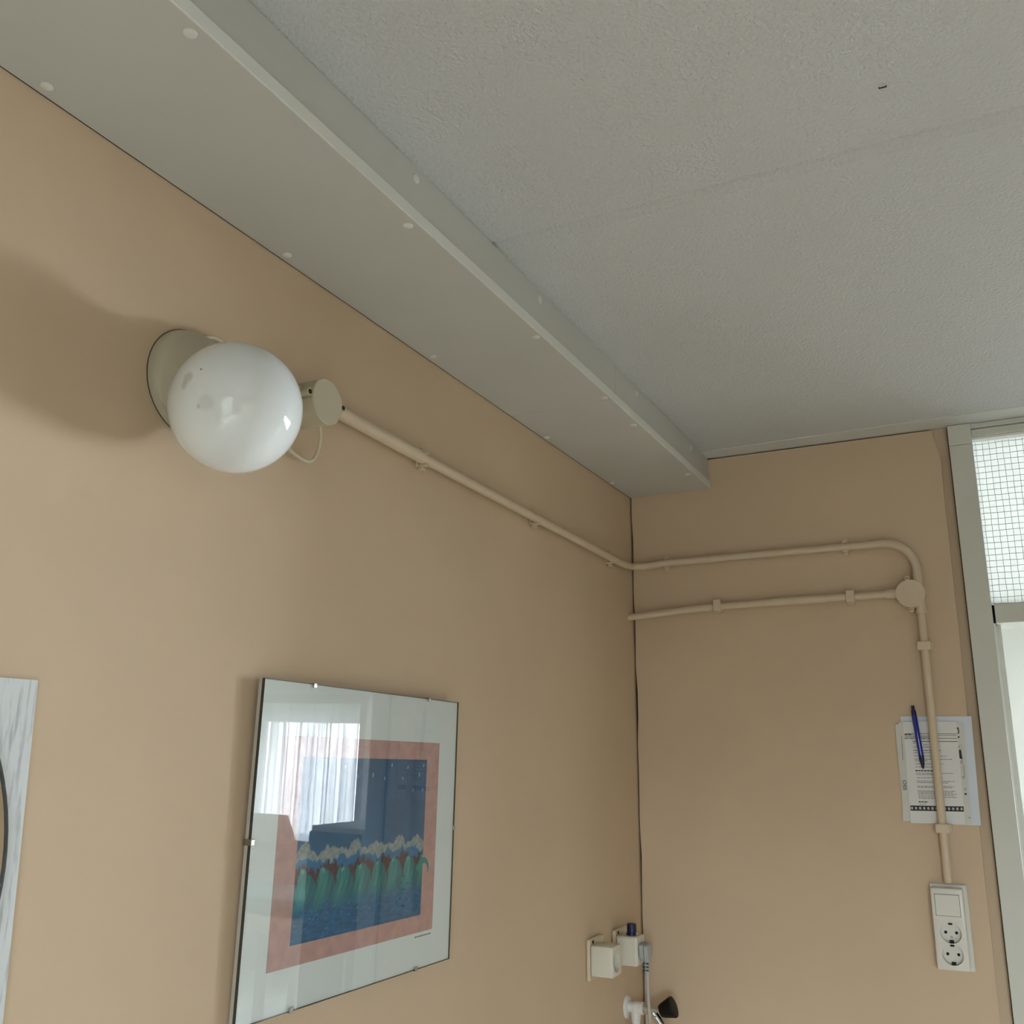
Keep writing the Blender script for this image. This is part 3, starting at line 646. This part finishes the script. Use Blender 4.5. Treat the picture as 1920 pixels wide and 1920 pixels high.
# ------------------------------------------------------------------ white stop valve with black knob
YV = -.1010; vz = 1.2090
va = root('stop_valve', V(0, YV, vz), 'white enamelled stop valve with black knob below the cube adapters', 'valve')
MB().turned(V(.0003, YV, vz), (1, 0, 0), [(0, .0225), (.0025, .0222), (.0048, .0175), (.0055, .012)], 40).build('rosette', 'valve', va, smooth=60)
MB().turned(V(.004, YV, vz), (1, 0, 0), [(0, .0105), (.0125, .0108), (.014, .0122), (.0325, .0122), (.0335, .0112)], 32).build('valve_body', 'valve', va)
MB().turned(V(.0195, YV, vz), (0, 0, -1), [(0, .0098), (.020, .0098), (.0205, .0088), (.0285, .0088), (.029, .0078), (.4, .0078)], 28).build('down_pipe', 'valve', va)
MB().turned(V(.0372, YV, vz), (1, 0, 0), [(0, .0108), (.0065, .0108), (.0068, .0092), (.030, .0086)], 28).build('chrome_stem', 'chrome', va)
kb = V(.0735, YV, vz-.0005); kd = V(.93, 0, .36).normalized()
MB().turned(kb-kd*.002, kd, [(0, .0065), (.002, .0120), (.008, .0145), (.030, .0205), (.0315, .0200), (.0325, .016), (.0325, .004)], 40).build('knob', 'black', va, smooth=35)
MB().turned(V(.058, YV-.004, vz-.004), V(.62, 0, -.78), [(0, .0082), (.02, .0080), (.08, .0090)], 24).build('outlet_tube', 'chrome', va)
MB().sphere(V(.0645, YV-.013, vz-.0105), .0028, 16, 10).build('screw', 'chrome', va)

# ------------------------------------------------------------------ papers tucked behind the conduit, pen
def sheet(name, m, cor, y, bulge, label, group='papers tucked behind the conduit'):
    """cor: TL, TR, BR, BL in (x, z)"""
    nx, nz = 12, 12; vs = []
    for lay in (0, 1):
        for j in range(nz+1):
            for i in range(nx+1):
                u, v_ = i/nx, j/nz
                x = (cor[3][0]*(1-u)+cor[2][0]*u)*(1-v_)+(cor[0][0]*(1-u)+cor[1][0]*u)*v_
                z = (cor[3][1]*(1-u)+cor[2][1]*u)*(1-v_)+(cor[0][1]*(1-u)+cor[1][1]*u)*v_
                vs.append((x, y-bulge*abs(u-.55)**1.6*2.0+lay*.0003, z))
    n1 = (nx+1)*(nz+1); fs = []
    for j in range(nz):
        for i in range(nx):
            a = j*(nx+1)+i; fs += [(a, a+1, a+nx+2, a+nx+1), (n1+a, n1+a+nx+1, n1+a+nx+2, n1+a+1)]
    for i in range(nx): fs += [(i, n1+i, n1+i+1, i+1), (nz*(nx+1)+i, nz*(nx+1)+i+1, n1+nz*(nx+1)+i+1, n1+nz*(nx+1)+i)]
    for j in range(nz): a = j*(nx+1); b = a+nx; fs += [(a, a+nx+1, n1+a+nx+1, n1+a), (b, n1+b, n1+b+nx+1, b+nx+1)]
    o = MB().add(vs, fs).build(name, m, smooth=50)
    return tag(o, label, 'paper', group)
def surf(cor, y, bulge):
    def f(u, v_, lift=.00012):   # v_ from the top
        v_ = 1-v_
        x = (cor[3][0]*(1-u)+cor[2][0]*u)*(1-v_)+(cor[0][0]*(1-u)+cor[1][0]*u)*v_
        z = (cor[3][1]*(1-u)+cor[2][1]*u)*(1-v_)+(cor[0][1]*(1-u)+cor[1][1]*u)*v_
        return V(x, y-bulge*abs(u-.55)**1.6*2.0-lift, z)
    return f
def marks(f, rects, name, m, par):
    q = MB()
    for u0, v0, u1, v1 in rects:
        n = max(1, int((u1-u0)*10)); 
        for k in range(n):
            a, b = u0+(u1-u0)*k/n, u0+(u1-u0)*(k+1)/n
            q.add([f(a, v0), f(b, v0), f(b, v1), f(a, v1)], [(0, 1, 2, 3)])
    o = q.build(name, m, par, smooth=0); o['kind'] = 'stuff'; return o
cA = ((.5715, 1.7934), (.7035, 1.7918), (.6992, 1.5845), (.574, 1.5855))
cB = ((.5603, 1.7775), (.655, 1.776), (.655, 1.62), (.5606, 1.62))
cC = ((.5678, 1.7817), (.676, 1.7805), (.676, 1.5868), (.5590, 1.5885))
cD = ((.5745, 1.7800), (.6868, 1.7790), (.6830, 1.5868), (.5735, 1.5868))
cE = ((.5760, 1.7827), (.6754, 1.7817), (.6721, 1.5862), (.5733, 1.5852))
sheet('paper_sheet', 'bluepaper', cA, -.0009, .0008, 'plain bluish white sheet, hindmost and widest of the papers behind conduit')
sheet('paper_sheet', 'papgrey', cB, -.0015, .0010, 'short blank sheet peeking out at the side of the papers behind conduit')
pC = sheet('paper_sheet', 'papgrey', cC, -.0022, .0012, 'sheet with handwritten letters along its side, among papers behind conduit')
pD = sheet('paper_sheet', 'papgrey', cD, -.0030, .0010, 'sheet with black marks along its edge, just beneath the front printed page')
pE = sheet('paper_sheet', 'sheetwhite', cE, -.0037, .0008, 'front printed page with text lines and black icon strip behind conduit')
fC = surf(cC, -.0022, .0012); fD = surf(cD, -.0030, .0010); fE = surf(cE, -.0037, .0008)
YT = lambda y: (y-365)/1325.0
XT = lambda x, y: (x-(365+105*YT(y)))/(695.0)
rects = []
def line(y, x0, x1, h=9, words=True):
    v0, v1 = YT(y-h/2), YT(y+h/2); u0, u1 = XT(x0, y), XT(x1, y)
    if not words: rects.append((u0, v0, u1, v1)); return
    u = u0
    while u < u1:
        wd = random.uniform(.025, .075); rects.append((u, v0, min(u+wd, u1), v1)); u += wd+.010
for y, x0, x1, h in ((650, 500, 540, 7), (672, 630, 690, 7), (703, 505, 720, 7), (748, 505, 860, 10), (778, 510, 850, 7), (820, 515, 945, 7), (862, 520, 1010, 7), (884, 522, 685, 7), (925, 525, 895, 7), (965, 528, 760, 7),
                     (1045, 540, 1020, 7), (1062, 540, 760, 7), (1105, 548, 880, 7), (1148, 550, 1035, 7), (1167, 552, 960, 7), (1213, 556, 1025, 7), (1230, 558, 1005, 7),
                     (1275, 562, 1040, 7), (1292, 564, 1010, 7), (1311, 566, 1060, 7), (1331, 568, 1040, 7), (1353, 570, 1065, 7), (1371, 572, 850, 7), (1447, 585, 670, 6)):
    line(y, x0, x1, h)
marks(fE, rects, 'text_lines', 'greyink', pE); rects.clear()
for y, x0, x1, h in ((537, 385, 490, 14), (590, 660, 720, 12), (1013, 530, 760, 15), (1417, 572, 690, 14)): line(y, x0, x1, h)
line(628, 495, 1075, 8, False); line(526, 400, 1065, 6, False); line(588, 385, 1075, 6, False)
rects.append((0.015, YT(1465), .995, YT(1532)))
marks(fE, rects, 'bold_print', 'ink', pE); rects.clear()
marks(fE, [(.012, YT(547), .60, YT(600)), (.60, YT(540), .985, YT(556))], 'grey_band', 'lightink', pE)
fE2 = lambda u, v_: fE(u, v_, .00024)
icons = MB()
for k in range(13):
    u = .045+.076*k; c = [fE2(u+.022*math.cos(a), YT(1498)+.0145*math.sin(a)) for a in [i*math.pi/5+(.3 if k % 3 else 0) for i in range(10)]]
    if k % 3 == 2: c = [fE2(u+.02*a, YT(1498)+.013*b) for a, b in ((-1, -1), (1, -1), (1, 1), (-1, 1))]
    icons.add(c, [tuple(range(len(c)))])
icons.build('icons', 'lightink', pE, smooth=0)['kind'] = 'stuff'
# marks along the edge of the sheet below: heavy corner, bars, dark blob, ring, short lines
def quadD(u0, v0, u1, v1): return (u0, v0, u1, v1)
marks(fD, [(.895, .045, .925, .062), (.912, .06, .930, .10), (.895, .10, .925, .108), (.90, .135, .93, .15), (.88, .235, .92, .243), (.90, .262, .915, .267), (.905, .385, .945, .39), (.905, .402, .945, .407), (.91, .445, .922, .448), (.935, .65, .965, .655), (.935, .665, .965, .67), (.93, .70, .965, .718), (.965, .935, .985, .942)], 'edge_marks', 'ink', pD)
marks(fD, [(.935, .22, .950, .23), (.945, .23, .952, .50), (.945, .42, .968, .54)], 'edge_rule', 'lightink', pD)
q = MB()
c = [fD(.926+.040*math.cos(a)*(1 if math.cos(a) < 0 else .35), .315+.048*math.sin(a)) for a in [i*math.pi/12 for i in range(24)]]; q.add(c, [tuple(range(24))])
q.add([fD(.925, .345), fD(.945, .335), fD(.945, .375)], [(0, 1, 2)]); q.build('dark_emblem', 'ink', pD, smooth=0)
q = MB(); cs = [[fD(.935+r*math.cos(a)*1.5, .545+r*math.sin(a)*.9) for a in [i*math.pi/8 for i in range(16)]] for r in (.008, .012)]; q.loft(cs, caps=False); q.build('small_ring', 'ink', pD, smooth=0)
def lettering(txt, place, size, m, name, par):
    cu = bpy.data.curves.new('t', 'FONT'); cu.body = txt; cu.size = size
    t = bpy.data.objects.new('t', cu); col.objects.link(t); bpy.context.view_layer.update()
    me = bpy.data.meshes.new_from_object(t.evaluated_get(bpy.context.evaluated_depsgraph_get()))
    vs = [place(v_.co.x, v_.co.y) for v_ in me.vertices]; fs = [tuple(p.vertices) for p in me.polygons]
    bpy.data.objects.remove(t); return MB().add(vs, fs).build(name, m, par, smooth=0)
# the letters run up the side of the sheet
bC = hit(1703, 1482, 1, -.003)
lettering('SSO', lambda x, y: V(bC.x-.0024-y, -.0042, bC.z+x*1.15), .0100, 'ink', 'lettering', pC)
lettering('C', lambda x, y: V(hit(1688, 1415, 1, -.003).x-y, -.0042, hit(1688, 1415, 1, -.003).z+x), .0060, 'lightink', 'lettering', pC)
MB().add([fC(.035, .14, .0006), fC(.043, .14, .0006), fC(.046, .39, .0006), fC(.038, .39, .0006)], [(0, 1, 2, 3)]).build('ruled_line', 'greyink', pC, smooth=0)
# blue ballpoint pen
pa = V(.5978, -.0105, 1.8140); pb = V(.6065, -.0095, 1.6894); pd = (pb-pa).normalized(); pl_ = (pb-pa).length
pen = root('ballpoint_pen', pb, 'translucent blue ballpoint pen lying against the papers beside the conduit', 'pen')
MB().turned(pa, pd, [(0, .0030), (.001, .0034), (.0095, .0034)], 20).build('push_button', 'bluedark', pen)
MB().turned(pa+pd*.0095, pd, [(0, .0044), (.0135, .0050)], 20).build('top_ring', 'bluedark', pen)
MB().turned(pa+pd*.0230, pd, [(0, .0050), (.0040, .0051), (.075, .0050)], 24).build('barrel', 'blue', pen)
MB().turned(pa+pd*.0980, pd, [(0, .0050), (.010, .0047), (.022, .0028), (.0262, .0016)], 24).build('grip_tip', 'bluedark', pen)
sd = pd.cross(V(0, -1, 0)).normalized()
q = MB(); f = lambda t, s_, n_: pa+pd*t+sd*s_+V(0, -1, 0)*n_
q.hexa([f(.012, -.002, .0052), f(.012, .002, .0052), f(.052, .0016, .0058), f(.052, -.0016, .0058)], [f(.012, -.002, .0070), f(.012, .002, .0070), f(.052, .0016, .0072), f(.052, -.0016, .0072)])
q.build('pocket_clip', 'blue', pen, bevel=.0004)

# ------------------------------------------------------------------ switch with two sockets under the conduit
sb = root('switch_socket_block', V(.63, 0, 1.319), 'white surface-mounted switch with two round sockets below the vertical conduit', 'switch')
MB().box((.5962, -.0065, 1.3195), (.6632, -.0003, 1.4745)).build('back_plate', 'whitepl', sb, bevel=.0022)
hs = MB().box((.5985, -.0300, 1.3230), (.6560, -.0060, 1.4690)).build('housing', 'whitepl', sb, bevel=.0035)
k = MB()
SC = [(.6282, 1.3892), (.6281, 1.3509)]
bpy.context.view_layer.update()
for x, z in SC: cut(hs, MB().turned(V(x, -.0180, z), (0, -1, 0), [(0, .0182), (.02, .0187)], 48))
cut(hs, MB().box((.6049, -.0285, 1.4188), (.6492, -.05, 1.4584)))
MB().box((.6055, -.0312, 1.4194), (.6486, -.0280, 1.4578)).build('rocker', 'whitepl', sb, bevel=.0012)
MB().box((.6050, -.0286, 1.4189), (.6491, -.0283, 1.4583)).build('rocker_gap', 'rim', sb)
for n_, (x, z) in enumerate(SC):
    so = MB().turned(V(x, -.0184, z), (0, -1, 0), [(0, .0180), (.0018, .0180)], 40).build('socket_insert', 'whitepl', sb)
    for dx in (-.0095, .0095): MB().turned(V(x+dx, -.0201, z), (0, -1, 0), [(0, .0027), (.0008, .0027)], 16).build('pin_hole', 'hole', so)
    for dz, hh in ((.0155, .0026), (-.0155, .0042)): MB().box((x-.0036, -.0262, z+dz-hh/2), (x+.0036, -.0200, z+dz+hh/2)).build('earth_clip', 'hole', so, bevel=.0005)
    if n_ == 0: MB().turned(V(x, -.0201, z-.0085), (0, -1, 0), [(0, .0024), (.0006, .0022)], 14).build('centre_screw', 'steel', so)
